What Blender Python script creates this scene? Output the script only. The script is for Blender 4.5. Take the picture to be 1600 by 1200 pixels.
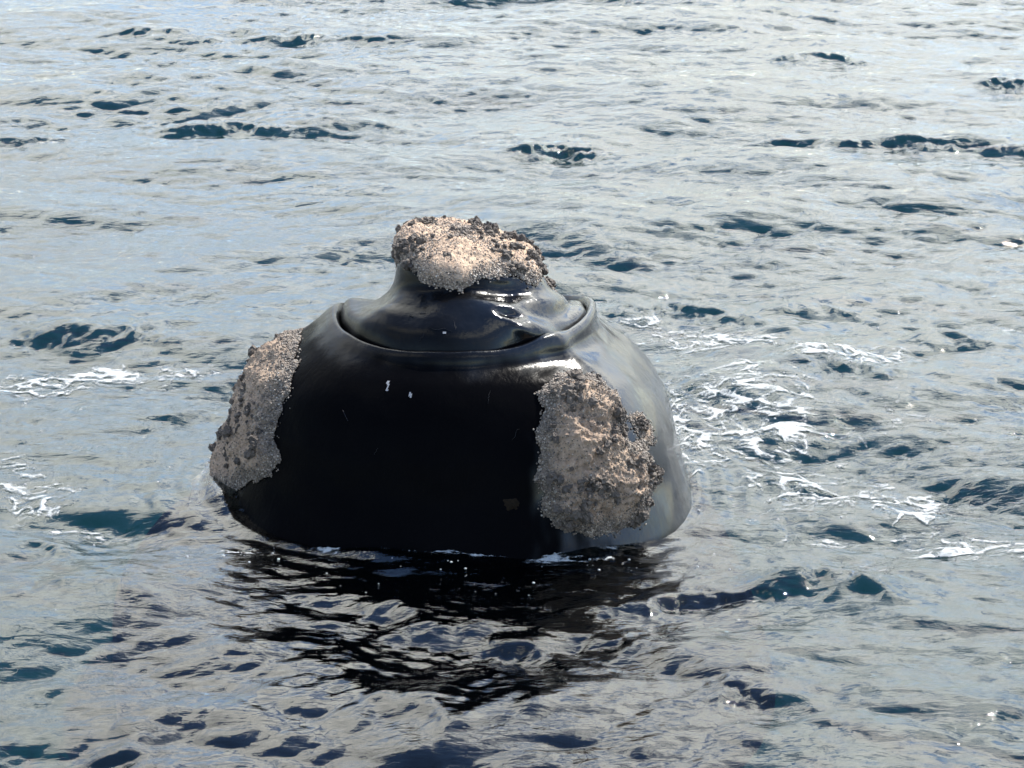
import bpy, bmesh, math, random
import numpy as np
from mathutils import Vector, Matrix

random.seed(7)
rng = np.random.default_rng(7)
R = math.radians
scene = bpy.context.scene
for o in list(bpy.data.objects):
    bpy.data.objects.remove(o)

# ------------------------------------------------------------------ camera
CAM = np.array((0.30, -11.28, 4.10))
PITCH = R(17.85)
FPX = 4000.0                      # focal length in pixels of the 1600 px wide photograph
cam_data = bpy.data.cameras.new("camera")
cam_data.sensor_width = 36.0
cam_data.lens = FPX / 1600 * 36
cam_data.clip_start = 0.05
cam_data.clip_end = 20000
cam = bpy.data.objects.new("camera", cam_data)
scene.collection.objects.link(cam)
cam.location = CAM
cam.rotation_euler = (math.pi / 2 - PITCH, 0, 0)
scene.camera = cam

# ------------------------------------------------------------------ sky, sun, exposure
SUN_EL = R(56)
SUN_AZ = R(45)                    # clockwise from +Y (behind the whale) towards +X
sun_dir = Vector((math.sin(SUN_AZ) * math.cos(SUN_EL), math.cos(SUN_AZ) * math.cos(SUN_EL), math.sin(SUN_EL)))
world = bpy.data.worlds.new("World")
scene.world = world
world.use_nodes = True


class NT:
    """small helper for wiring node trees"""
    def __init__(self, tree):
        self.t = tree
        tree.nodes.clear()

    def n(self, kind, **kw):
        nd = self.t.nodes.new(kind)
        ins = kw.pop('ins', {})
        for k, v in kw.items():
            setattr(nd, k, v)
        for k, v in ins.items():
            if isinstance(v, bpy.types.NodeSocket):
                self.t.links.new(v, nd.inputs[k])
            else:
                nd.inputs[k].default_value = v
        return nd

    def math(self, op, a, b=0.0, c=0.0, clamp=False):
        nd = self.n('ShaderNodeMath', operation=op, use_clamp=clamp, ins={0: a, 1: b, 2: c})
        return nd.outputs[0]

    def vmath(self, op, a, b=(0, 0, 0)):
        return self.n('ShaderNodeVectorMath', operation=op, ins={0: a, 1: b})

    def ramp(self, fac, stops, interp='LINEAR'):
        nd = self.n('ShaderNodeValToRGB', ins={0: fac})
        cr = nd.color_ramp
        cr.interpolation = interp
        while len(cr.elements) < len(stops):
            cr.elements.new(0.5)
        for e, (p, c) in zip(cr.elements, stops):
            e.position = p
            e.color = (*c, 1) if len(c) == 3 else c
        return nd.outputs[0]

    def mix(self, fac, a, b, blend='MIX'):
        nd = self.n('ShaderNodeMix', data_type='RGBA', blend_type=blend)
        for s, v in ((0, fac), (6, a), (7, b)):
            if isinstance(v, bpy.types.NodeSocket):
                self.t.links.new(v, nd.inputs[s])
            else:
                nd.inputs[s].default_value = (*v, 1) if isinstance(v, tuple) and len(v) == 3 else v
        return nd.outputs[2]

    def noise(self, vec, scale, detail=4, rough=0.5, dist=0.0, **kw):
        nd = self.n('ShaderNodeTexNoise', ins={'Scale': scale, 'Detail': detail, 'Roughness': rough, 'Distortion': dist, 'Vector': vec}, **kw)
        return nd.outputs[0]

    def mapping(self, vec, scale=(1, 1, 1), rot=(0, 0, 0), loc=(0, 0, 0)):
        return self.n('ShaderNodeMapping', ins={0: vec, 1: loc, 2: rot, 3: scale}).outputs[0]

    def link(self, a, b):
        self.t.links.new(a, b)


w = NT(world.node_tree)
sky = w.n('ShaderNodeTexSky', sky_type='NISHITA', sun_disc=False, sun_elevation=SUN_EL, sun_rotation=SUN_AZ,
          altitude=0, air_density=1.0, dust_density=0.0, ozone_density=3.0)
skyc = w.vmath('SCALE', sky.outputs[0]); skyc.inputs[3].default_value = 0.15
tc = w.n('ShaderNodeTexCoord')
dirv = w.vmath('NORMALIZE', tc.outputs['Generated']).outputs[0]
sep = w.n('ShaderNodeSeparateXYZ', ins={0: dirv})
up = w.math('MAXIMUM', sep.outputs[2], 0.0)
den = w.math('ADD', up, 0.16)
plane = w.vmath('DIVIDE', dirv, w.n('ShaderNodeCombineXYZ', ins={0: den, 1: den, 2: 1.0}).outputs[0]).outputs[0]
flat = w.vmath('MULTIPLY', plane, (1, 1, 0)).outputs[0]
warp = w.noise(flat, 1.7, 2, 0.5)
cl = w.noise(w.mapping(flat, (0.75, 1.25, 1), (0, 0, 0.12), (1.3, 4.2, 0)), 2.2, 7, 0.50, 0.5)
big = w.noise(w.mapping(flat, (1, 1, 1), (0, 0, 0), (7.3, 2.2, 0)), 0.5, 2, 0.5)
# broken cloud deck, thicker towards the sun; behind the camera the sky clears
toward = w.math('MULTIPLY_ADD', sep.outputs[1], 0.092, -0.016)
clear = w.n('ShaderNodeMapRange', interpolation_type='SMOOTHSTEP', ins={0: sep.outputs[2], 1: 0.80, 2: 0.97, 3: 0.0, 4: -0.24}).outputs[0]
toward = w.math('ADD', toward, clear)
cov = w.math('ADD', w.math('ADD', cl, w.math('MULTIPLY', w.math('SUBTRACT', big, 0.5), 0.12)), toward)
veil = w.n('ShaderNodeMapRange', ins={0: sep.outputs[2], 1: 0.45, 2: 0.80, 3: 0.05, 4: 0.0}).outputs[0]
mask = w.n('ShaderNodeMapRange', interpolation_type='SMOOTHSTEP', ins={0: cov, 1: 0.485, 2: 0.555, 3: veil, 4: 1.0}).outputs[0]
mask = w.math('MULTIPLY', mask, w.n('ShaderNodeMapRange', ins={0: sep.outputs[2], 1: -0.02, 2: 0.02}).outputs[0])
# forward scattering: clouds glow brighter near the sun, dimmer through the thick air near the horizon
cosang = w.n('ShaderNodeVectorMath', operation='DOT_PRODUCT', ins={0: dirv, 1: tuple(sun_dir)}).outputs['Value']
fwd = w.math('POWER', w.math('MULTIPLY_ADD', cosang, 0.5, 0.5, clamp=True), 2.6)
shade = w.noise(w.mapping(flat, (0.8, 1.6, 1), (0, 0, 0.1), (0.4, 9.1, 0)), 2.2, 5, 0.55)
thick = w.math('MULTIPLY_ADD', shade, 0.9, 0.55)
lowair = w.n('ShaderNodeMapRange', interpolation_type='SMOOTHSTEP', ins={0: sep.outputs[2], 1: 0.0, 2: 0.55, 3: 0.33, 4: 1.0}).outputs[0]
crad = w.math('MULTIPLY', w.math('MULTIPLY', w.math('MULTIPLY_ADD', fwd, 2.6, 0.18), thick), lowair)
cloudc = w.vmath('SCALE', (0.985, 0.99, 0.935)); w.link(crad, cloudc.inputs[3])
col = w.mix(mask, skyc.outputs[0], cloudc.outputs[0])
bg = w.n('ShaderNodeBackground', ins={0: col, 1: 1.0})
wo = w.n('ShaderNodeOutputWorld', ins={0: bg.outputs[0]})

sun_data = bpy.data.lights.new("sun", 'SUN')
sun_data.energy = 4.0
sun_data.angle = R(0.5)
sun_data.color = (1.0, 0.95, 0.87)
sun = bpy.data.objects.new("sun", sun_data)
scene.collection.objects.link(sun)
sun.rotation_euler = sun_dir.to_track_quat('Z', 'Y').to_euler()

vs = scene.view_settings
vs.view_transform = 'Standard'
vs.look = 'None'
vs.exposure = 1.42
vs.gamma = 1.0
vs.use_curve_mapping = False
scene.cycles.max_bounces = 4
scene.cycles.diffuse_bounces = 2
scene.cycles.glossy_bounces = 3
scene.cycles.use_adaptive_sampling = True
scene.cycles.adaptive_threshold = 0.02
scene.cycles.transparent_max_bounces = 12
scene.cycles.use_denoising = True
scene.cycles.sample_clamp_indirect = 6.0

# ------------------------------------------------------------------ numeric helpers
_P = np.random.default_rng(11).permutation(256)
_P = np.concatenate([_P, _P, _P])
_G = np.random.default_rng(12).normal(size=(256, 3))
_G /= np.linalg.norm(_G, axis=1)[:, None]


def perlin(p):
    p = np.asarray(p, float)
    i = np.floor(p).astype(int)
    f = p - i
    i &= 255
    u = f * f * f * (f * (f * 6 - 15) + 10)
    out = 0
    for dx in (0, 1):
        for dy in (0, 1):
            for dz in (0, 1):
                h = _P[_P[_P[(i[..., 0] + dx) & 255] + ((i[..., 1] + dy) & 255)] + ((i[..., 2] + dz) & 255)]
                g = _G[h]
                d = g[..., 0] * (f[..., 0] - dx) + g[..., 1] * (f[..., 1] - dy) + g[..., 2] * (f[..., 2] - dz)
                wx = u[..., 0] if dx else 1 - u[..., 0]
                wy = u[..., 1] if dy else 1 - u[..., 1]
                wz = u[..., 2] if dz else 1 - u[..., 2]
                out = out + d * wx * wy * wz
    return out * 1.6


def fbm(p, octaves=4, gain=0.5, ridged=False):
    p = np.asarray(p, float)
    a, s, out = 1.0, 1.0, 0
    for k in range(octaves):
        n = perlin(p * s + 17.3 * k)
        out = out + a * ((0.5 - np.abs(n)) if ridged else n)
        a *= gain
        s *= 2.03
    return out


def smooth(a, b, x):
    t = np.clip((x - a) / (b - a), 0, 1)
    return t * t * (3 - 2 * t)


def project(P):
    """world point -> pixel of the 1600 x 1200 frame (used to lay out features on real surfaces)"""
    d = np.asarray(P, float) - CAM
    fwd_ = np.array((0, math.cos(PITCH), -math.sin(PITCH)))
    up_ = np.array((0, math.sin(PITCH), math.cos(PITCH)))
    z = d @ fwd_
    return np.stack([800 + FPX * d[..., 0] / z, 600 - FPX * (d @ up_) / z], -1)


def on_sea(px, py):
    """where the sight line through a pixel meets still water"""
    d = np.array((0, math.cos(PITCH), -math.sin(PITCH))) * FPX + np.array((1.0, 0, 0)) * (px - 800) \
        + np.array((0, math.sin(PITCH), math.cos(PITCH))) * (600 - py)
    t = -CAM[2] / d[2]
    q = CAM + d * t
    return q[0], q[1]


def mesh_from(name, V, F, smooth_shade=True, attrs=None):
    V = np.asarray(V, np.float32)
    F = np.asarray(F, np.int32)
    me = bpy.data.meshes.new(name)
    me.vertices.add(len(V))
    me.vertices.foreach_set('co', V.ravel())
    k = F.shape[1]
    me.loops.add(F.size)
    me.loops.foreach_set('vertex_index', F.ravel())
    me.polygons.add(len(F))
    me.polygons.foreach_set('loop_start', np.arange(0, F.size, k, dtype=np.int32))
    me.polygons.foreach_set('loop_total', np.full(len(F), k, np.int32))
    me.polygons.foreach_set('use_smooth', np.full(len(F), smooth_shade))
    for an, av in (attrs or {}).items():
        at = me.attributes.new(an, 'FLOAT', 'POINT')
        at.data.foreach_set('value', np.asarray(av, np.float32).ravel())
    me.update(calc_edges=True)
    me.validate()
    return me


def obj(name, me, mat=None, parent=None):
    o = bpy.data.objects.new(name, me)
    scene.collection.objects.link(o)
    if mat is not None:
        me.materials.append(mat)
    if parent is not None:
        o.parent = parent
    return o


def tag(o, label=None, category=None, group=None, kind=None):
    for k, v in (('label', label), ('category', category), ('group', group), ('kind', kind)):
        if v:
            o[k] = v
    return o


def grid_faces(nr, nc, wrap=False):
    i = np.arange(nr - 1)[:, None]
    j = np.arange(nc if wrap else nc - 1)[None, :]
    a = i * nc + j
    b = i * nc + (j + 1) % nc
    return np.stack([a, b, b + nc, a + nc], -1).reshape(-1, 4)


def compact(V, F, attrs):
    used = np.unique(F)
    m = np.full(len(V), -1)
    m[used] = np.arange(len(used))
    return V[used], m[F], {k: a[used] for k, a in attrs.items()}


# ------------------------------------------------------------------ materials
def material(name):
    m = bpy.data.materials.new(name)
    m.use_nodes = True
    return m, NT(m.node_tree)


def principled(t, **ins):
    b = t.n('ShaderNodeBsdfPrincipled')
    for k, v in ins.items():
        s = b.inputs[k]
        if isinstance(v, bpy.types.NodeSocket):
            t.link(v, s)
        else:
            s.default_value = (*v, 1) if isinstance(v, tuple) and len(v) == 3 else v
    t.n('ShaderNodeOutputMaterial', ins={0: b.outputs[0]})
    return b


def mat_water():
    m, t = material('sea_water')
    g = t.n('ShaderNodeNewGeometry').outputs['Position']
    r1 = t.noise(t.mapping(g, (1, 2.6, 1), (0, 0, 0.12)), 5, 3, 0.5, 0.4)
    r2 = t.noise(t.mapping(g, (1, 2.4, 1), (0, 0, -0.2), (3, 7, 0)), 22, 3, 0.5, 0.4)
    calm = t.noise(g, 0.55, 3, 0.5)
    amt = t.n('ShaderNodeMapRange', ins={0: calm, 1: 0.35, 2: 0.65, 3: 0.35, 4: 1.0}).outputs[0]
    h = t.math('MULTIPLY', t.math('ADD', t.math('MULTIPLY', r1, 0.012), t.math('MULTIPLY', r2, 0.0030)), amt)
    bump = t.n('ShaderNodeBump', ins={'Strength': 1.0, 'Distance': 1.0, 'Height': h})
    fres = t.n('ShaderNodeFresnel', ins={'IOR': 1.42, 'Normal': bump.outputs[0]}).outputs[0]
    gl = t.n('ShaderNodeBsdfGlossy', ins={'Color': (1, 1, 1, 1), 'Roughness': 0.02, 'Normal': bump.outputs[0]})
    tr = t.n('ShaderNodeBsdfTransparent', ins={0: (0.80, 0.93, 0.94, 1)})
    mx = t.n('ShaderNodeMixShader', ins={0: fres, 1: tr.outputs[0], 2: gl.outputs[0]})
    t.n('ShaderNodeOutputMaterial', ins={0: mx.outputs[0]})
    return m


def mat_deep():
    m, t = material('murky_deep_water')
    g = t.n('ShaderNodeNewGeometry').outputs['Position']
    n = t.noise(g, 0.35, 2, 0.5)
    c = t.mix(n, (0.0006, 0.0095, 0.0120), (0.0009, 0.0140, 0.0155))
    principled(t, **{'Base Color': c, 'Roughness': 1.0, 'Specular IOR Level': 0.0})
    return m


def mat_foam():
    m, t = material('sea_foam')
    g = t.n('ShaderNodeNewGeometry').outputs['Position']
    dens = t.n('ShaderNodeAttribute', attribute_name='dens').outputs['Fac']
    n1 = t.noise(g, 110, 4, 0.6)
    n3 = t.noise(t.mapping(g, (1, 1.8, 1)), 38, 4, 0.6)
    n2 = t.n('ShaderNodeTexVoronoi', ins={'Vector': g, 'Scale': 120.0}).outputs[0]
    h = t.math('ADD', t.math('MULTIPLY', n1, 0.0045), t.math('MULTIPLY', n2, 0.003))
    bump = t.n('ShaderNodeBump', ins={'Strength': 1.0, 'Distance': 1.0, 'Height': h})
    c = t.mix(n3, (0.14, 0.155, 0.16), (0.46, 0.475, 0.475))
    b = t.n('ShaderNodeBsdfPrincipled', ins={'Base Color': c, 'Roughness': 0.35, 'IOR': 1.33, 'Normal': bump.outputs[0]})
    tr = t.n('ShaderNodeBsdfTransparent')
    # thin froth lets the water show through between its bubbles
    a = t.math('ADD', dens, t.math('MULTIPLY_ADD', n3, 0.55, -0.275))
    a = t.math('ADD', a, t.math('MULTIPLY_ADD', n1, 0.30, -0.15))
    a = t.n('ShaderNodeMapRange', interpolation_type='SMOOTHSTEP', ins={0: a, 1: -0.03, 2: 0.46}).outputs[0]
    mx = t.n('ShaderNodeMixShader', ins={0: a, 1: tr.outputs[0], 2: b.outputs[0]})
    t.n('ShaderNodeOutputMaterial', ins={0: mx.outputs[0]})
    return m


def mat_skin():
    m, t = material('wet_black_skin')
    g = t.n('ShaderNodeNewGeometry').outputs['Position']
    n1 = t.noise(g, 3.5, 5, 0.6)
    streak = t.noise(t.mapping(g, (9, 9, 1.1)), 2.2, 5, 0.6, 0.3)
    fine = t.noise(g, 60, 4, 0.6)
    patch = t.noise(g, 1.3, 3, 0.5, 0.6)
    c = t.mix(n1, (0.001, 0.001, 0.0014), (0.0025, 0.0025, 0.003))
    rough = t.math('ADD', t.math('MULTIPLY_ADD', streak, 0.22, 0.02), t.math('MULTIPLY', patch, 0.10))
    h = t.math('ADD', t.math('MULTIPLY', streak, 0.003), t.math('ADD', t.math('MULTIPLY', fine, 0.0003), t.math('MULTIPLY', n1, 0.004)))
    bump = t.n('ShaderNodeBump', ins={'Strength': 1.0, 'Distance': 1.0, 'Height': h})
    wet = t.n('ShaderNodeAttribute', attribute_name='wet').outputs['Fac']
    ior = t.math('MULTIPLY_ADD', wet, 0.46, 1.05)
    # under water there is hardly any step in refractive index to mirror light
    zpos = t.n('ShaderNodeSeparateXYZ', ins={0: g}).outputs[2]
    airside = t.n('ShaderNodeMapRange', ins={0: zpos, 1: -0.06, 2: 0.0}).outputs[0]
    ior = t.math('MULTIPLY_ADD', t.math('SUBTRACT', ior, 1.0), airside, 1.0)
    rough = t.math('ADD', t.math('MULTIPLY', rough, t.math('MULTIPLY_ADD', wet, -0.35, 1.0)), t.math('MULTIPLY_ADD', wet, -0.10, 0.10))
    b = principled(t, **{'Base Color': c, 'Roughness': rough, 'IOR': ior, 'Normal': bump.outputs[0]})
    return m


def mat_callosity(tone=1.0):
    m, t = material('callosity_crust')
    g = t.n('ShaderNodeNewGeometry').outputs['Position']
    n1 = t.noise(g, 7, 5, 0.62, 0.4)
    n2 = t.noise(g, 42, 5, 0.65)
    n3 = t.noise(g, 120, 3, 0.6)
    edge = t.n('ShaderNodeAttribute', attribute_name='edge').outputs['Fac']
    c1 = t.ramp(n1, [(0.30, (0.24, 0.165, 0.12)), (0.48, (0.42, 0.295, 0.20)), (0.62, (0.52, 0.38, 0.26)), (0.78, (0.36, 0.22, 0.165))])
    c2 = t.ramp(n2, [(0.30, (0.06, 0.048, 0.04)), (0.46, (0.28, 0.22, 0.17)), (0.70, (0.45, 0.37, 0.29))])
    c = t.mix(0.45, c1, c2)
    c = t.mix(t.math('MULTIPLY', edge, 0.75), c, t.ramp(n3, [(0.35, (0.05, 0.046, 0.042)), (0.65, (0.20, 0.185, 0.16))]))
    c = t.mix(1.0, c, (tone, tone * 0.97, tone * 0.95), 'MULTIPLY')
    h = t.math('ADD', t.math('MULTIPLY', n2, 0.022), t.math('MULTIPLY', n3, 0.008))
    bump = t.n('ShaderNodeBump', ins={'Strength': 0.9, 'Distance': 1.0, 'Height': h})
    principled(t, **{'Base Color': c, 'Roughness': 0.82, 'Specular IOR Level': 0.3, 'Normal': bump.outputs[0]})
    return m


def mat_grain(tone=1.0):
    m, t = material('whale_lice')
    v = t.n('ShaderNodeAttribute', attribute_name='tint').outputs['Fac']
    c = t.ramp(v, [(0.0, (0.03, 0.026, 0.024)), (0.3, (0.10, 0.083, 0.07)), (0.65, (0.20, 0.165, 0.135)), (0.9, (0.36, 0.32, 0.27)), (1.0, (0.52, 0.49, 0.45))])
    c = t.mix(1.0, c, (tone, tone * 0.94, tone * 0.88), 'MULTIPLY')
    principled(t, **{'Base Color': c, 'Roughness': 0.6})
    return m


def mat_barnacle():
    m, t = material('dark_barnacle')
    info = t.n('ShaderNodeObjectInfo').outputs['Random']
    g = t.n('ShaderNodeNewGeometry').outputs['Position']
    n = t.noise(g, 90, 4, 0.6)
    c = t.mix(n, (0.016, 0.013, 0.011), (0.085, 0.066, 0.052))
    c = t.mix(t.math('MULTIPLY', info, 0.5), c, (0.11, 0.085, 0.065))
    bump = t.n('ShaderNodeBump', ins={'Strength': 0.8, 'Distance': 1.0, 'Height': t.math('MULTIPLY', n, 0.010)})
    principled(t, **{'Base Color': c, 'Roughness': 0.75, 'Normal': bump.outputs[0]})
    return m


def mat_plain(name, col, rough=0.6):
    m, t = material(name)
    g = t.n('ShaderNodeNewGeometry').outputs['Position']
    n = t.noise(g, 90, 3, 0.6)
    principled(t, **{'Base Color': t.mix(n, tuple(c * 0.7 for c in col), col), 'Roughness': rough, 'Specular IOR Level': 0.12})
    return m


M_CALL_SHADE, M_GRAIN_SHADE = mat_callosity(0.74), mat_grain(0.68)  # every crust but the cap: shade put into the crust and lice colours
M_WATER, M_FOAM, M_SKIN, M_CALL, M_GRAIN, M_BARN = mat_water(), mat_foam(), mat_skin(), mat_callosity(1.0), mat_grain(0.98), mat_barnacle()

# ------------------------------------------------------------------ the sea
TILE, NF = 26.0, 2048


def ocean_fields():
    k1 = np.fft.fftfreq(NF, TILE / NF) * 2 * np.pi
    kx, ky = np.meshgrid(k1, k1, indexing='xy')
    k = np.hypot(kx, ky)
    k[0, 0] = 1
    gen = np.random.default_rng(23)

    def layer(lam_peak, lam_min, wind, spread, rms, p=4.0):
        kp = 2 * np.pi / lam_peak
        S = k ** (-p) * np.exp(-1.25 * (kp / k) ** 2) * np.exp(-(k * lam_min / (2 * np.pi)) ** 2)
        ca = (kx * wind[0] + ky * wind[1]) / k
        S = S * (np.abs(ca) ** spread + 0.04)
        h = np.sqrt(S) * (gen.normal(size=k.shape) + 1j * gen.normal(size=k.shape))
        h[0, 0] = 0
        z = np.fft.ifft2(h).real
        h *= rms / z.std()
        return h

    H = layer(3.0, 0.14, (0.15, -0.99), 3.5, 0.032, 4.6)
    H = H + layer(0.9, 0.07, (-0.25, -0.97), 4.0, 0.0066, 4.2)
    H = H + layer(0.30, 0.045, (0.3, -0.95), 2.0, 0.0033, 3.7)
    z = np.fft.ifft2(H).real
    dx = np.fft.ifft2(1j * kx / k * H).real
    dy = np.fft.ifft2(1j * ky / k * H).real
    return z, dx, dy


FZ, FDX, FDY = ocean_fields()


def sample(F, X, Y):
    u = (X / TILE) % 1.0 * NF
    v = (Y / TILE) % 1.0 * NF
    i = np.floor(u).astype(int)
    j = np.floor(v).astype(int)
    fu, fv = u - i, v - j
    i0, j0, i1, j1 = i % NF, j % NF, (i + 1) % NF, (j + 1) % NF
    return (F[j0, i0] * (1 - fu) + F[j0, i1] * fu) * (1 - fv) + (F[j1, i0] * (1 - fu) + F[j1, i1] * fu) * fv


# single crests that stand out: (pixel x, y, half length px, height m, front width m, back width m, slant)
CRESTS = [
    (885, 232, 75, 0.13, 0.20, 0.30, 0.10), (235, 52, 60, 0.07, 0.16, 0.35, 0.0), (380, 205, 120, 0.075, 0.15, 0.4, -0.03),
    (545, 195, 55, 0.06, 0.14, 0.35, -0.05), (160, 528, 130, 0.12, 0.20, 0.30, 0.0), (60, 214, 55, 0.05, 0.12, 0.3, 0.0),
    (1300, 590, 75, 0.15, 0.22, 0.25, 0.06), (1480, 225, 120, 0.075, 0.15, 0.35, 0.12), (1280, 92, 60, 0.06, 0.14, 0.3, 0.1),
    (1245, 215, 60, 0.07, 0.15, 0.3, 0.1), (1060, 485, 110, 0.09, 0.16, 0.25, 0.08), (1290, 920, 75, 0.12, 0.17, 0.22, 0.08),
    (1090, 935, 150, 0.085, 0.14, 0.22, -0.05), (1180, 1105, 95, 0.085, 0.15, 0.25, 0.06), (1270, 480, 60, 0.05, 0.12, 0.25, 0.0),
    (150, 935, 80, 0.06, 0.13, 0.25, 0.06), (640, 1105, 60, 0.05, 0.12, 0.25, 0.1), (215, 1175, 50, 0.06, 0.13, 0.25, 0.1),
    (460, 60, 150, 0.06, 0.15, 0.35, 0.02), (1570, 130, 45, 0.10, 0.18, 0.3, 0.1), (670, 985, 80, 0.055, 0.13, 0.22, -0.16),
    (810, 1000, 60, 0.06, 0.13, 0.2, 0.2), (740, 1045, 60, 0.045, 0.11, 0.18, 0.05), (600, 960, 50, 0.035, 0.09, 0.15, -0.1), (880, 1040, 60, 0.04, 0.10, 0.16, 0.2), (960, 1010, 120, 0.06, 0.14, 0.25, 0.18), (540, 930, 60, 0.045, 0.12, 0.2, 0.1),
    (1500, 545, 60, 0.06, 0.14, 0.25, 0.1), (1200, 735, 60, 0.05, 0.11, 0.2, 0.1), (290, 650, 60, 0.05, 0.11, 0.2, 0.0),
    (720, 1180, 90, 0.05, 0.12, 0.25, 0.12), (60, 850, 45, 0.06, 0.12, 0.2, 0.0),
]
CR = []
for (px, py, hl, h, wf, wb, sl) in CRESTS:
    cx, cy = on_sea(px, py)
    CR.append((cx, cy, hl * (cy + 12.0) / 4000.0 * 1.25, h * (0.86 if py < 350 else 0.56), wf * 0.70, wb * 0.8, sl))


def whale_dist(X, Y):
    return np.hypot((X - 0.03) / 1.08, (Y - 0.12) / 1.15) - 1.0


def sea(X, Y):
    """still-water grid position -> displaced water surface"""
    far = np.exp(-(np.maximum(np.hypot(X, Y - 4) - 16, 0) / 25.0) ** 2)
    d = whale_dist(X, Y)
    damp = 1 - 0.55 * np.exp(-(np.maximum(d, 0) / 0.35) ** 2)
    a = far * damp
    swell = 1.0 + 0.35 * perlin(np.stack([X * 0.22, Y * 0.22, X * 0 + 3.3], -1))
    a = a * swell
    z = sample(FZ, X, Y) * a
    ch = 1.15
    x = X - ch * sample(FDX, X, Y) * a
    y = Y - ch * sample(FDY, X, Y) * a
    for (cx, cy, hl, h, wf, wb, sl) in CR:
        s = np.abs(X - cx) < 3.2 * hl
        s &= np.abs(Y - cy) < 2.2
        if not s.any():
            continue
        xs, ys = X[s] - cx, Y[s] - cy
        wob = 0.10 * perlin(np.stack([X[s] * 2.1, Y[s] * 0.7, X[s] * 0 + cx], -1))
        q = ys + sl * xs * 2.0 + wob - 0.10 * (xs / hl) ** 2 * -1.0
        q = q + 0.055 * fbm(np.stack([X[s] * 8, Y[s] * 5, X[s] * 0 + cy], -1), 4, 0.6)
        prof = np.where(q < 0, np.exp(-np.abs(q / wf) ** 1.45), np.exp(-np.abs(q / wb) ** 1.45)) - 0.25 * np.exp(-((q + 2.2 * wf) / (1.4 * wf)) ** 2)
        am = np.exp(-(np.abs(xs) / hl) ** 2.4) * (0.8 + 0.5 * perlin(np.stack([X[s] * 3.0, Y[s] * 3.0, X[s] * 0 + 9.1], -1)))
        z[s] += h * am * prof
        y[s] -= 0.35 * h * am * np.exp(-(q / wf) ** 2)
    # rings spreading from the animal and the water heaped against it
    z += 0.045 * np.exp(-((X + 1.10) / 0.30) ** 2 - ((Y + 0.42) / 0.50) ** 2) * (1 + 0.5 * fbm(np.stack([X * 3, Y * 3, X * 0 + 2], -1), 3))
    ang = np.arctan2(Y, X)
    ring = np.sin(d * 52 + 2.0 * np.sin(ang * 3) + 1.5 * perlin(np.stack([X * 1.5, Y * 1.5, X * 0], -1)))
    z += 0.0075 * ring * np.exp(-(np.maximum(d, 0) / 0.5)) * (d > -0.3) * (0.5 + perlin(np.stack([X * 1.1, Y * 1.1, X * 0 + 5], -1)))
    z += 0.03 * np.exp(-(np.maximum(d, 0) / 0.10) ** 2) * (0.4 + perlin(np.stack([X * 2.2, Y * 2.2, X * 0 + 8], -1)))
    return np.stack([x, y, z], -1)


def graded(a, b, d0, d1, far, n):
    core = [a]
    while core[-1] < b:
        f = (core[-1] - a) / (b - a)
        core.append(core[-1] + d0 + (d1 - d0) * f)
    core = np.array(core)
    out = np.geomspace(max(d0, d1) * 2, far, n)
    return np.concatenate([(a - out)[::-1], core, core[-1] + out])


gx = graded(-6.2, 6.9, 0.0165, 0.0165, 6000.0, 46)
gy = graded(-4.3, 15.6, 0.0155, 0.030, 6000.0, 46)
GX, GY = np.meshgrid(gx, gy, indexing='xy')
SV = sea(GX.ravel(), GY.ravel())
water = obj('sea', mesh_from('sea', SV, grid_faces(len(gy), len(gx))), M_WATER)
tag(water, 'choppy grey-green sea reflecting a cloudy sky all around the whale', kind='structure')

# the murk below the surface, where light scattered in the water comes back from
dq = np.array([-6100.0, -60, -20, -8, 8, 20, 60, 6100.0])
DX, DY = np.meshgrid(dq, dq, indexing='xy')
deep = obj('deep_water', mesh_from('deep_water', np.stack([DX.ravel(), DY.ravel(), DX.ravel() * 0 - 1.05], -1), grid_faces(8, 8)), mat_deep())
tag(deep, 'murky dark green water below the surface of the sea', kind='structure')

# ------------------------------------------------------------------ the whale
NT_ = 720
th = np.linspace(0, 2 * np.pi, NT_, endpoint=False)
ct, st = np.cos(th), np.sin(th)


def ring(z, cx, cy, wl, wr, f, b, n=2.0, zx=0.0, zy=0.0, zq=0.0, nr=None, zb=0.0):
    e = np.where(ct < 0, 2.0 / n, 2.0 / (nr or n))
    ux = np.sign(ct) * np.abs(ct) ** e
    uy = np.sign(st) * np.abs(st) ** e
    x = cx + np.where(ux < 0, wl, wr) * ux
    y = cy + np.where(uy < 0, f, b) * uy
    return np.stack([x, y, z + zx * ux + zy * uy + zq * ux * ux + zb * np.maximum(uy, 0) ** 1.5], -1)


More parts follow.
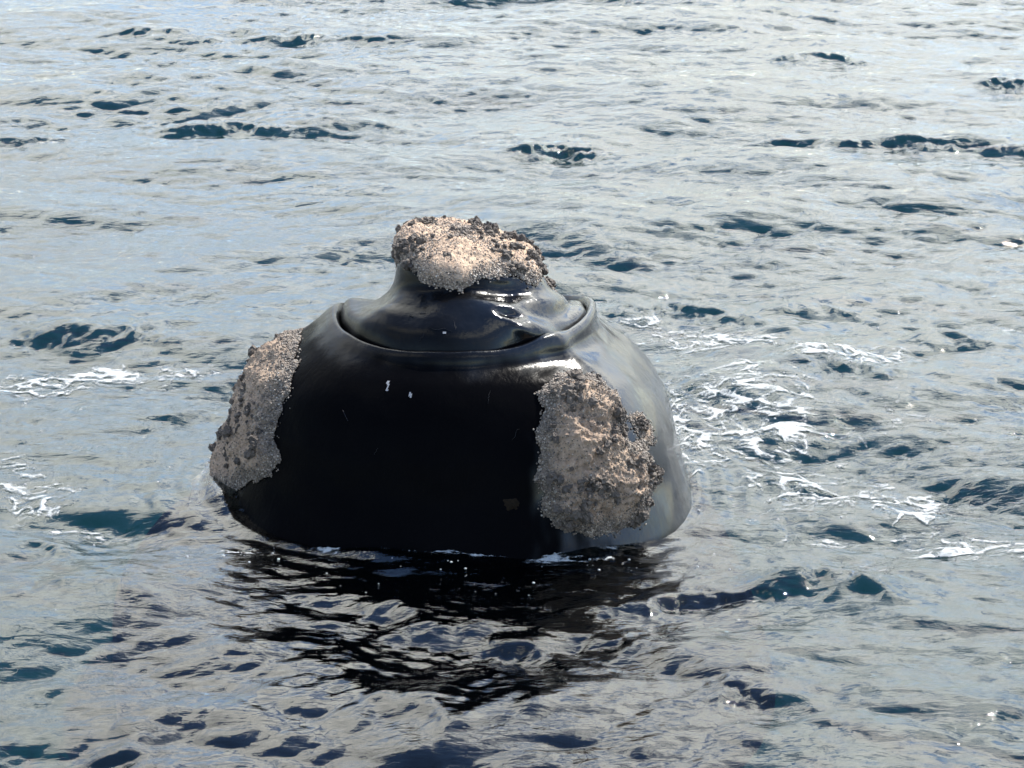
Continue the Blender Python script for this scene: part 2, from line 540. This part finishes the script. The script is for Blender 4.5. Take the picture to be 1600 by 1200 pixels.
RINGS = [
    #     z      cx    cy    wl    wr    front back
    ring(-2.20, 0.03, 0.20, 1.65, 1.60, 1.95, 2.10, 2.1),
    ring(-1.10, 0.03, 0.15, 1.62, 1.55, 1.85, 1.90, 2.15),
    ring(-0.45, 0.03, 0.10, 1.55, 1.34, 1.45, 1.58, 2.2, nr=2.5),
    ring(-0.12, 0.03, 0.10, 1.17, 1.15, 1.16, 1.36, 2.15, nr=2.8),
    ring(0.15, 0.03, 0.10, 1.015, 1.05, 1.03, 1.25, 2.05, nr=3.0),
    ring(0.40, 0.03, 0.10, 0.935, 0.965, 0.965, 1.08, 2.1, nr=3.1),
    ring(0.57, 0.03, 0.10, 0.815, 0.835, 0.890, 0.90, 2.3, nr=3.1, zb=-0.06),
    ring(0.68, 0.03, 0.12, 0.705, 0.715, 0.830, 0.70, 2.3, nr=2.8, zb=-0.11),
    ring(0.745, 0.04, 0.14, 0.622, 0.652, 0.765, 0.60, 2.2, zq=0.010, zb=-0.12),
    ring(0.786, 0.045, 0.14, 0.592, 0.640, 0.750, 0.56, 2.1, zq=0.012, zx=0.016, zb=-0.12),
    ring(0.798, 0.045, 0.14, 0.570, 0.622, 0.734, 0.55, 2.1, zq=0.012, zx=0.018, zb=-0.12),
    ring(0.776, 0.045, 0.14, 0.552, 0.602, 0.720, 0.535, 2.1, zq=0.012, zx=0.016, zb=-0.12),
    ring(0.735, 0.045, 0.14, 0.540, 0.594, 0.712, 0.53, 2.1, zq=0.010, zx=0.012, zb=-0.12),
    ring(0.772, 0.045, 0.14, 0.534, 0.588, 0.706, 0.525, 2.1, zq=0.006, zx=0.012, zb=-0.12),
    ring(0.832, 0.050, 0.14, 0.520, 0.572, 0.685, 0.49, 2.1, zq=-0.022, zb=-0.15),
    ring(0.868, 0.058, 0.10, 0.455, 0.512, 0.575, 0.38, 2.1, zy=-0.045, zq=-0.040, zb=-0.08),
    ring(0.902, 0.080, 0.05, 0.388, 0.455, 0.445, 0.30, 2.15, zy=-0.070, zq=-0.032, zx=0.010, zb=-0.04),
    ring(0.948, 0.095, 0.03, 0.345, 0.385, 0.350, 0.27, 2.3, zy=-0.060, zq=-0.022),
    ring(1.035, 0.095, 0.03, 0.318, 0.325, 0.318, 0.28, 2.5, zy=-0.025, zx=-0.02),
    ring(1.083, 0.095, 0.03, 0.298, 0.292, 0.295, 0.265, 2.7, zx=-0.040),
    ring(1.118, 0.090, 0.04, 0.258, 0.236, 0.240, 0.23, 2.7, zx=-0.042, zy=0.008),
    ring(1.133, 0.085, 0.05, 0.170, 0.160, 0.165, 0.16, 2.3, zx=-0.028),
    ring(1.139, 0.080, 0.05, 0.085, 0.080, 0.085, 0.085, 2.0, zx=-0.012),
    ring(1.141, 0.080, 0.05, 0.004, 0.004, 0.004, 0.004, 2.0),
]
K = np.stack(RINGS)                                     # key rings x angle x 3


def loft(K, rows):
    seg = np.linalg.norm(np.diff(K, axis=0), axis=-1).mean(1)
    t = np.concatenate([[0], np.cumsum(seg)])
    n = len(K)
    T = np.zeros_like(K)
    for i in range(n):
        if i == 0:
            T[i] = (K[1] - K[0]) / (t[1] - t[0])
        elif i == n - 1:
            T[i] = (K[-1] - K[-2]) / (t[-1] - t[-2])
        else:
            h0, h1 = t[i] - t[i - 1], t[i + 1] - t[i]
            T[i] = ((K[i] - K[i - 1]) / h0 * h1 + (K[i + 1] - K[i]) / h1 * h0) / (h0 + h1)
    s = np.linspace(0, t[-1], rows)
    idx = np.clip(np.searchsorted(t, s, side='right') - 1, 0, n - 2)
    h = (t[idx + 1] - t[idx])
    u = ((s - t[idx]) / h)[:, None, None]
    h = h[:, None, None]
    return ((2 * u ** 3 - 3 * u ** 2 + 1) * K[idx] + (u ** 3 - 2 * u ** 2 + u) * h * T[idx]
            + (-2 * u ** 3 + 3 * u ** 2) * K[idx + 1] + (u ** 3 - u ** 2) * h * T[idx + 1])


ROWS = 520
B = loft(K, ROWS)


def grid_normals(G):
    du = np.roll(G, -1, 1) - np.roll(G, 1, 1)
    dv = np.gradient(G, axis=0)
    n = np.cross(du, dv)
    return n / (np.linalg.norm(n, axis=-1, keepdims=True) + 1e-12)


NB = grid_normals(B)
# slow unevenness of the flesh
B = B + NB * (0.017 * perlin(B * 2.1 + 4.0)[..., None] + 0.0050 * perlin(B * 6.0)[..., None])


def surf_at(px, py):
    """the point of the body nearest a sight line, on the near side"""
    pp = project(B)
    d2 = ((pp - np.array((px, py))) ** 2).sum(-1)
    face = ((CAM - B) * NB).sum(-1) > 0
    d2 = np.where(face, d2, 1e9)
    i = np.unravel_index(np.argmin(d2 + 0.002 * np.linalg.norm(B - CAM, axis=-1)), d2.shape)
    return B[i], NB[i]


def bump_at(px, py, rad, h, stretch=None, k=1.0):
    """swell or dent in the flesh: stretch = (direction px, elongation)"""
    global B
    p, n = surf_at(px, py)
    d = B - p
    if stretch is not None:
        q, _ = surf_at(px + stretch[0], py + stretch[1])
        a = (q - p) / np.linalg.norm(q - p)
        al = (d * a).sum(-1)
        d2 = (d ** 2).sum(-1) - al ** 2 * (1 - 1 / stretch[2] ** 2)
    else:
        d2 = (d ** 2).sum(-1)
    wgt = np.exp(-d2 / rad ** 2)
    facing = np.clip((NB * n).sum(-1) * 2, 0, 1)
    B = B + NB * (h * wgt * facing)[..., None]


# fold on the upper jaw: shiny swelling with a slot in it
bump_at(800, 505, 0.09, 0.048, (60, 40, 1.8))
bump_at(794, 488, 0.024, -0.030, (40, 16, 2.6))
bump_at(812, 514, 0.022, 0.016, (40, 28, 3.6))
bump_at(770, 480, 0.025, 0.012, (30, 8, 2.0))
bump_at(790, 452, 0.07, -0.030, (60, 5, 1.5))
bump_at(845, 520, 0.05, 0.022, (30, 20, 2.0))
bump_at(690, 520, 0.12, 0.018, (60, 4, 1.5))
bump_at(600, 490, 0.10, 0.020, (40, 30, 1.6))
bump_at(905, 490, 0.05, 0.022, (10, -40, 2.6))
bump_at(880, 545, 0.07, 0.022, (40, 30, 1.6))
NB = grid_normals(B)

whale = bpy.data.objects.new('whale', None)
scene.collection.objects.link(whale)
whale.location = (0, 0, 0)
tag(whale, 'black right whale head rising from the sea with crusty pale callosities', 'whale')
BF = grid_faces(ROWS, NT_, wrap=True)
# water still running off the sunward flank and the upper jaw
BP = B.reshape(-1, 3)
wet = np.clip(smooth(0.45, 0.75, BP[:, 0] + 0.25 * fbm(BP * np.array((6, 6, 1.2)), 3)) + smooth(0.70, 0.80, BP[:, 2] + 0.05 * fbm(BP * 5, 3)) * (0.30 + 0.6 * smooth(0.0, 0.35, BP[:, 0] + 0.1 * fbm(BP * 4, 2))), 0, 1)
body = obj('body', mesh_from('body', BP, BF, attrs={'wet': wet}), M_SKIN, whale)


def poly_sd(P, poly):
    """signed distance (inside positive) of 2-D points to a closed outline"""
    poly = np.asarray(poly, float)
    d = np.full(P.shape[0], 1e9)
    inside = np.zeros(P.shape[0], bool)
    for a, b in zip(poly, np.roll(poly, -1, 0)):
        ab = b - a
        t = np.clip(((P - a) @ ab) / (ab @ ab), 0, 1)
        d = np.minimum(d, np.linalg.norm(P - (a + t[:, None] * ab), axis=1))
        cond = (a[1] > P[:, 1]) != (b[1] > P[:, 1])
        with np.errstate(divide='ignore', invalid='ignore'):
            xi = a[0] + (P[:, 1] - a[1]) / (b[1] - a[1]) * ab[0]
        inside ^= cond & (P[:, 0] < xi)
    return np.where(inside, d, -d)


def lump_mesh(name, seed, spiky):
    g = np.random.default_rng(seed)
    bm = bmesh.new()
    for k in range(3 if spiky else 2):
        r = g.uniform(0.55, 1.0)
        off = Vector(g.normal(size=3) * (0.55 if k else 0)); off.z = abs(off.z) * 0.3
        res = bmesh.ops.create_icosphere(bm, subdivisions=2, radius=r)
        for v in res['verts']:
            p = v.co.copy()
            nn = float(perlin(np.array([p.x * 1.9 + seed, p.y * 1.9, p.z * 1.9 + k])))
            n2 = float(perlin(np.array([p.x * 5 + seed, p.y * 5, p.z * 5 + k])))
            p *= 1 + 0.75 * nn + 0.45 * n2
            p.z *= g.uniform(1.25, 1.3) if spiky else 0.8
            v.co = p + off
    me = bpy.data.meshes.new(name)
    bm.to_mesh(me)
    bm.free()
    me.materials.append(M_BARN)
    return me


LUMPS = [lump_mesh('barnacle', 40 + i, i % 2 == 0) for i in range(8)]
ICO_V, ICO_F = None, None
_bm = bmesh.new()
bmesh.ops.create_icosphere(_bm, subdivisions=1, radius=1.0)
ICO_V = np.array([v.co[:] for v in _bm.verts])
ICO_F = np.array([[v.index for v in f.verts] for f in _bm.faces])
_bm.free()


def frame_from(n):
    n = np.asarray(n)
    a = np.cross(n, np.where(np.abs(n[..., 2:3]) < 0.9, np.array((0, 0, 1.0)), np.array((1.0, 0, 0))))
    a /= np.linalg.norm(a, axis=-1, keepdims=True)
    return a, np.cross(n, a), n


def callosity(sdf, thick, label, n_barn, n_grain, seed, barn_bias=None, barn_size=(0.007, 0.020), crag=1.0, dim=True, edge_w=0.07, rag=1.0):
    """crusty plate grown on the body: sdf(verts) gives metres inside the outline"""
    g = np.random.default_rng(seed)
    P, N = B.reshape(-1, 3), NB.reshape(-1, 3)
    s = sdf(P, N) + rag * (0.020 * fbm(P * 9 + seed, 3) + 0.010 * perlin(P * 34 + seed))
    sel = (s > -0.03).reshape(ROWS, NT_)
    F = BF[(sel.reshape(-1)[BF]).all(1)]
    V, F, at = compact(P, F, {'s': s, 'nx': N[:, 0], 'ny': N[:, 1], 'nz': N[:, 2]})
    # subdivide once for crisp relief
    me = mesh_from('tmp', V, F, attrs=at)
    bm = bmesh.new(); bm.from_mesh(me)
    # keep the one connected crust, drop stray crumbs
    seen, best = set(), []
    for f0 in bm.faces:
        if f0 in seen:
            continue
        comp, todo = [], [f0]
        seen.add(f0)
        while todo:
            f = todo.pop(); comp.append(f)
            for e in f.edges:
                for h in e.link_faces:
                    if h not in seen:
                        seen.add(h); todo.append(h)
        if len(comp) > len(best):
            best = comp
    keep = set(best)
    bmesh.ops.delete(bm, geom=[f for f in bm.faces if f not in keep], context='FACES')
    bmesh.ops.subdivide_edges(bm, edges=bm.edges[:], cuts=1, use_grid_fill=True)
    me2 = bpy.data.meshes.new('callosity'); bm.to_mesh(me2); bm.free()
    bpy.data.meshes.remove(me)
    nv = len(me2.vertices)
    V = np.empty(nv * 3, np.float32); me2.vertices.foreach_get('co', V); V = V.reshape(-1, 3).astype(float)
    get = lambda k: (lambda b: (me2.attributes[k].data.foreach_get('value', b), b)[1])(np.empty(nv, np.float32)).astype(float)
    s = get('s'); Nn = np.stack([get('nx'), get('ny'), get('nz')], -1)
    Nn /= np.linalg.norm(Nn, axis=1)[:, None] + 1e-9
    prof = smooth(-0.012, 0.06, s) * 0.5 + smooth(0.0, 0.19, s) * 0.5
    lumps = 0.50 * fbm(V * 6.5 + seed, 3, 0.55) + 0.30 * fbm(V * 15 + seed, 3, 0.6, ridged=True)
    fine = 0.16 * fbm(V * 48 + seed, 3, 0.6)
    disp = thick * (prof + crag * prof * (0.55 * lumps + 0.42 * fine)) - 0.012 * (s < 0)
    W = V + Nn * disp[:, None]
    edge = 1 - smooth(0.0, edge_w, s)
    me2.vertices.foreach_set('co', W.astype(np.float32).ravel())
    a = me2.attributes.new('edge', 'FLOAT', 'POINT'); a.data.foreach_set('value', edge.astype(np.float32))
    for k in ('s', 'nx', 'ny', 'nz'):
        me2.attributes.remove(me2.attributes[k])
    for p in me2.polygons:
        p.use_smooth = True
    me2.update()
    o = obj('callosity', me2, M_CALL_SHADE if dim else M_CALL, whale)
    if label:
        o['label'] = label
    above = W[:, 2] > -0.05
    # grains: whale lice crowding the crust, thickest at its rim
    wgt = ((s > 0.0) + 0.035 * (s > -0.016)) * (0.22 + 1.6 * edge + 0.9 * np.clip(fbm(V * 8 + 3 * seed, 2), 0, 1)) * above
    pick = g.choice(nv, n_grain, p=wgt / wgt.sum())
    c = (V + Nn * np.maximum(disp, 0.001)[:, None])[pick] + g.normal(size=(n_grain, 3)) * 0.002
    nn = Nn[pick] + g.normal(size=(n_grain, 3)) * 0.35
    nn /= np.linalg.norm(nn, axis=1)[:, None]
    ax, ay, az = frame_from(nn)
    sz = g.uniform(0.0020, 0.0052, n_grain) * (0.9 + 0.4 * edge[pick])
    L = ICO_V[None] * np.stack([sz, sz * g.uniform(0.6, 1.1, n_grain), sz * g.uniform(0.55, 1.0, n_grain)], -1)[:, None, :]
    GV = c[:, None] + L[..., 0:1] * ax[:, None] + L[..., 1:2] * ay[:, None] + L[..., 2:3] * az[:, None]
    GF = (ICO_F[None] + (np.arange(n_grain) * len(ICO_V))[:, None, None]).reshape(-1, 3)
    tint = np.clip(g.beta(2.0, 1.6, n_grain) , 0, 1)
    gm = mesh_from('whale_lice', GV.reshape(-1, 3), GF, True, {'tint': np.repeat(tint, len(ICO_V))})
    go = obj('whale_lice', gm, M_GRAIN_SHADE if dim else M_GRAIN, o)
    go['kind'] = 'stuff'
    # barnacle lumps, each its own piece
    bw = (s > 0.012) * above * (0.12 + 5.0 * np.clip(fbm(V * 6 + 7 * seed, 2), 0, 1) ** 1.6)
    bw = bw * ((Nn @ ((CAM - 0) / np.linalg.norm(CAM))) > -0.45)
    if barn_bias is not None:
        bw = bw * barn_bias(V, s)
    bw = bw / bw.sum()
    placed = []
    for idx in g.choice(nv, n_barn * 3, p=bw):
        if len(placed) >= n_barn:
            break
        if any(np.linalg.norm(W[idx] - q) < 0.009 for q in placed):
            continue
        placed.append(W[idx])
        r = barn_size[0] * 0.8 + (barn_size[1] - barn_size[0] * 0.8) * g.random() ** 1.8 * (1.35 if g.random() < 0.15 else 1.0)
        n = Nn[idx] + g.normal(size=3) * 0.25
        n[2] += 0.25
        q = Vector(n).to_track_quat('Z', 'Y').to_matrix().to_4x4() @ Matrix.Rotation(g.uniform(0, 6.28), 4, 'Z')
        bo = bpy.data.objects.new('barnacle', LUMPS[g.integers(len(LUMPS))])
        scene.collection.objects.link(bo)
        bo.parent = o
        bo.matrix_local = Matrix.Translation(Vector(W[idx] + Nn[idx] * r * 0.25)) @ q @ Matrix.Diagonal((r, r * g.uniform(0.7, 1.1), r * g.uniform(0.7, 1.25), 1))
    return o


def px_region(poly, back_ok=False, holes=()):
    """outline traced on the photograph, carried onto the real body surface; metres inside"""
    def f(P, N):
        q = project(P)
        s = poly_sd(q, poly)
        for h in holes:
            s = np.minimum(s, -poly_sd(q, h))
        s = s * 0.003
        facing = ((CAM - P) * N).sum(-1) / np.linalg.norm(CAM - P, axis=1)
        if not back_ok:
            s = np.minimum(s, 0.5 * facing + 0.02)
        return s
    return f


BONNET_LOW = [(560, 300), (560, 405), (619, 405), (632, 412), (650, 425), (654, 440), (676, 449), (700, 446), (722, 455), (740, 446), (752, 432),
              (800, 428), (822, 438), (834, 446), (844, 432), (852, 415), (852, 300)]


def bonnet(P, N):
    q = project(P)
    front = poly_sd(q, BONNET_LOW) * 0.003
    facing = ((CAM - P) * N).sum(-1)
    rear = np.minimum(P[:, 2] - 1.0, 0.43 - P[:, 0])
    s = np.where((P[:, 1] < 0.10), front, rear)
    return np.where(P[:, 2] > 0.93, s, -1.0)


def bonnet_bias(V, s):
    return 0.5 + 2.2 * (smooth(0.08, 0.28, V[:, 1])) + 2.0 * smooth(-0.05, -0.2, V[:, 0]) + 1.6 * smooth(0.25, 0.4, V[:, 0])


callosity(bonnet, 0.050, 'sunlit sand coloured crust capping the tip of the upper jaw', 230, 12000, 3, bonnet_bias, barn_size=(0.006, 0.019), crag=1.1, dim=False)

RIGHT = [(868, 592), (895, 582), (925, 586), (945, 606), (962, 626), (972, 655), (980, 690), (1000, 690), (1014, 712), (1026, 745), (1012, 790), (1000, 822),
         (960, 832), (915, 836), (880, 826), (850, 800), (842, 750), (840, 690), (846, 640), (840, 615)]
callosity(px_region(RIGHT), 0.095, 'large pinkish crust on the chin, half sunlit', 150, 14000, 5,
          lambda V, s: 0.6 + 2.0 * smooth(0.75, 0.95, V[:, 0]) + 1.0 * smooth(0.35, 0.6, V[:, 2]), edge_w=0.10, crag=1.5, barn_size=(0.008, 0.024))

LEFT = [(472, 510), (464, 560), (457, 600), (440, 640), (430, 680), (438, 720), (428, 745), (398, 752), (362, 768), (300, 785), (285, 640), (340, 560), (400, 500), (440, 490)]
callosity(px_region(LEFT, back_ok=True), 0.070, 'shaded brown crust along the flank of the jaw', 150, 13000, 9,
          lambda V, s: 0.7 + 1.6 * smooth(-0.75, -0.95, V[:, 0]), edge_w=0.09, crag=1.45, barn_size=(0.008, 0.023))

callosity(px_region([(982, 650), (1002, 646), (1018, 668), (1020, 694), (1002, 692), (992, 672)]), 0.035,
          'small separate crust beside the large one', 12, 700, 13, edge_w=0.02, rag=0.35)
ISLE = np.array((0.50, 0.12, 0.935))
callosity(lambda P, N: 0.045 - np.linalg.norm(P - P[np.argmin(np.linalg.norm(P - ISLE, axis=1))], axis=1), 0.030,
          'tiny crust behind the large cap', 10, 500, 15, edge_w=0.02, rag=0.35)

# pale scar and the worn brown spot on the black chin
M_SCAR = mat_plain('pale_scar', (0.20, 0.205, 0.22))
M_SPOT = mat_plain('brown_growth', (0.010, 0.0065, 0.0035), 0.9)


def skin_patch(name, poly, mat, lift, rag):
    P, N = B.reshape(-1, 3), NB.reshape(-1, 3)
    s = poly_sd(project(P), poly) * 0.003 + rag * perlin(P * 60)
    facing = ((CAM - P) * N).sum(-1) > 0
    ok = (s > 0) & facing
    F = BF[ok[BF].all(1)]
    if len(F) == 0:
        return
    V, F, at = compact(P + N * (lift + 0.3 * lift * perlin(P * 90))[:, None], F, {})
    obj(name, mesh_from(name, V, F), mat, whale)


skin_patch('scar', [(602, 594), (610, 594), (609, 606), (606, 614), (602, 612), (604, 604)], M_SCAR, 0.003, 0.001)
skin_patch('scar', [(638, 612), (644, 610), (645, 618), (641, 624), (638, 620)], M_SCAR, 0.002, 0.004)
skin_patch('scar', [(682, 520), (700, 517), (701, 520), (683, 523)], M_SCAR, 0.0015, 0.004)
M_SCRATCH = mat_plain('faint_scratch', (0.014, 0.0145, 0.018), 0.5)


def scratch(px, py, dx, dy, width):
    pts = [surf_at(px + dx * k / 5, py + dy * k / 5 + 1.5 * math.sin(k * 1.7 + px)) for k in range(6)]
    VV, FF = [], []
    for k, (p, n) in enumerate(pts):
        q = pts[min(k + 1, 5)][0] - pts[max(k - 1, 0)][0]
        side = np.cross(n, q)
        side = side / (np.linalg.norm(side) + 1e-9) * width * (0.25 + math.sin(math.pi * (k + 0.4) / 5.8))
        VV += [p + n * 0.0005 - side, p + n * 0.0035, p + n * 0.0005 + side]
        if k:
            a = 3 * (k - 1)
            FF += [(a, a + 1, a + 4, a + 3), (a + 1, a + 2, a + 5, a + 4)]
    obj('scratch', mesh_from('scratch', VV, FF), M_SCRATCH, whale)


for (sx, sy, dx, dy, wd) in [(640, 495, 26, -6, 0.0014), (672, 512, 34, 5, 0.0012), (708, 502, 5, 13, 0.0010), (722, 521, 16, -2, 0.0013), (655, 532, 8, -9, 0.0010),
                             (766, 612, -5, 17, 0.0010), (535, 640, 10, 19, 0.0009), (590, 700, -4, 9, 0.0010), (812, 668, -14, 21, 0.0008)]:
    scratch(sx, sy, dx, dy, wd)


def growth(px, py, rad):
    p, n = surf_at(px, py)
    a, b, n = frame_from(np.asarray(n))
    VV, FF, NR, NA = [], [], 6, 28
    for k in range(NR):
        for m_ in range(NA):
            t_ = 2 * math.pi * m_ / NA
            d_ = np.array((math.cos(t_), math.sin(t_), 0.0))
            r = rad * k / (NR - 1) * (1 + 0.6 * float(fbm(d_ * 1.3 + 5, 3)))
            q = p + a * d_[0] * r + b * d_[1] * r * 0.8
            h = 0.010 * (1 - (k / (NR - 1)) ** 2) * (1 + 0.7 * float(perlin(q * 70))) - 0.001
            VV.append(q + n * h)
    FF = grid_faces(NR, NA, wrap=True)
    obj('brown_growth', mesh_from('brown_growth', VV, FF), M_SPOT, whale)


growth(798, 787, 0.036)

# ------------------------------------------------------------------ foam
def foam_sheet(name, regions, spacing, thr, seed, label, stretch=(1.0, 1.5), scale=4.4, lift=0.004, holes=0.55):
    """frothy sheet lying on the water; regions = (px, py, half width px, half height px, strength, slant)"""
    rs = []
    for (px, py, hw, hh, stg, sl) in regions:
        cx, cy = on_sea(px, py)
        x1, _ = on_sea(px + hw, py)
        _, y1 = on_sea(px, py - hh)
        rs.append((cx, cy, x1 - cx, y1 - cy, stg, sl))
    x0 = min(r[0] - 2.2 * r[2] for r in rs); x1 = max(r[0] + 2.2 * r[2] for r in rs)
    y0 = min(r[1] - 2.2 * r[3] for r in rs); y1 = max(r[1] + 2.2 * r[3] for r in rs)
    ax = np.arange(x0, x1, spacing); ay = np.arange(y0, y1, spacing * 1.5)
    X, Y = np.meshgrid(ax, ay, indexing='xy')
    reg = np.full(X.shape, -1.0)
    for (cx, cy, hx, hy, stg, sl) in rs:
        u = (X - cx) / hx
        v = (Y - cy - sl * (X - cx)) / hy
        reg = np.maximum(reg, stg * np.exp(-(u * u + v * v)))
    q = np.stack([X * stretch[0], Y * stretch[1], X * 0 + seed], -1)
    wp = np.stack([fbm(q * 1.6 + 5, 2), fbm(q * 1.6 + 31, 2), X * 0], -1)
    q = q + wp * 0.16
    lace = np.exp(-np.abs(perlin(q * scale)) / 0.085)                # thin branching filaments
    lace2 = np.exp(-np.abs(perlin(q * scale * 2.3 + 40)) / 0.10)
    blot = fbm(q * scale * 1.5 + 77, 4, 0.55)
    rg = np.clip(reg, 0, 1.2)
    m = rg * (0.55 * lace + 0.42 * lace2 + 0.42) + 0.34 * blot * rg ** 0.5 - holes * np.clip(fbm(q * scale * 6, 2), 0, 1) * 0.6 + 0.06 * perlin(q * scale * 14)
    m = np.where(reg > 0.06, m, -1) - thr
    d = whale_dist(X, Y)
    m = np.where(d > -0.12, m, -1)
    ok = (m > -0.09).ravel()
    F = grid_faces(len(ay), len(ax))
    F = F[ok[F].sum(1) >= 3]
    P = sea(X.ravel(), Y.ravel())
    mm = np.clip(m.ravel(), 0, 0.5)
    P[:, 2] += 0.0035 + mm * 0.010 + 0.006 * mm * perlin(np.stack([X * 60, Y * 60, X * 0], -1)).ravel()
    P[:, 2] -= 0.006 * (~ok)
    V, F, at = compact(P, F, {'dens': m.ravel()})
    o = obj(name, mesh_from(name, V, F, attrs=at), M_FOAM)
    tag(o, label, 'foam', 'foam on the water', 'stuff')
    return o


foam_sheet('sea_foam', [(1180, 655, 170, 80, 1.0, -0.25), (1240, 745, 140, 65, 0.9, -0.5), (1090, 690, 70, 65, 0.85, 0), (1420, 775, 110, 50, 1.0, -0.3),
                        (1330, 575, 140, 30, 0.95, -0.1), (1120, 535, 150, 32, 1.0, -0.05), (1520, 850, 140, 45, 0.95, -0.1), (1400, 660, 110, 40, 0.6, -0.2),
                        (1000, 500, 70, 22, 0.8, 0), (1360, 900, 70, 20, 0.75, 0), (1560, 520, 70, 22, 0.7, 0), (1270, 830, 130, 35, 0.65, 0)],
           0.0068, 0.42, 3.0, 'white lacy foam drifting on the water beside the sunlit flank')
foam_sheet('sea_foam', [(60, 600, 110, 32, 1.0, 0.15), (200, 580, 170, 22, 0.95, 0.02), (50, 770, 90, 45, 0.95, -0.2), (130, 820, 100, 24, 0.75, -0.1), (20, 720, 60, 22, 0.9, 0)],
           0.0068, 0.44, 8.0, 'white foam streaks on the water beside the shaded brown crust')
foam_sheet('sea_foam', [(560, 862, 110, 10, 1.1, 0.0), (700, 872, 140, 8, 1.1, 0), (860, 872, 130, 8, 1.2, 0.02), (965, 852, 55, 9, 1.2, 0.25), (380, 868, 80, 7, 1.0, 0),
                        (1010, 832, 35, 12, 1.0, 0.3)],
           0.005, 0.55, 12.0, 'thin broken foam line along the water in front of the black chin', stretch=(0.8, 3.0), scale=5.0)
foam_sheet('sea_foam', [(1060, 660, 28, 50, 0.95, 0), (1070, 720, 25, 40, 0.9, 0), (1045, 790, 30, 20, 0.85, 0), (335, 690, 12, 14, 0.8, 0)],
           0.0055, 0.40, 17.0, 'fizzing froth clinging to the waterline of the sunlit flank', stretch=(1.6, 1.6), scale=6.0, holes=0.6)

# bubbles and flecks
HB_V, HB_F = ICO_V, ICO_F


def flecks(name, spots, label):
    VV, FF, n0 = [], [], 0
    for (px, py, r, fl) in spots:
        x, y = on_sea(px, py)
        c = sea(np.array([x]), np.array([y]))[0]
        VV.append(c + HB_V * np.array((r, r * 1.1, r * fl)))
        FF.append(HB_F + n0)
        n0 += len(HB_V)
    VV = np.concatenate(VV)
    o = obj(name, mesh_from(name, VV, np.concatenate(FF), attrs={'dens': np.ones(len(VV))}), M_FOAM)
    tag(o, label, 'foam', 'foam on the water', 'stuff')


spots = []
for _ in range(260):
    k = rng.random()
    if k < 0.14:
        px, py = rng.normal(720, 170), 862 + abs(rng.normal(0, 38))
    elif k < 0.75:
        px, py = rng.normal(1230, 170), rng.normal(700, 110)
    elif k < 0.92:
        px, py = rng.normal(130, 110), rng.normal(690, 110)
    else:
        px, py = rng.uniform(0, 1600), rng.uniform(60, 1190)
    x, y = on_sea(px, py)
    if whale_dist(np.array([x]), np.array([y]))[0] < 0.03:
        continue
    spots.append((px, py, 0.002 + 0.006 * rng.random() ** 3, rng.uniform(0.5, 0.9)))
flecks('foam_bubbles', spots, 'tiny white bubbles scattered over the water around the whale')
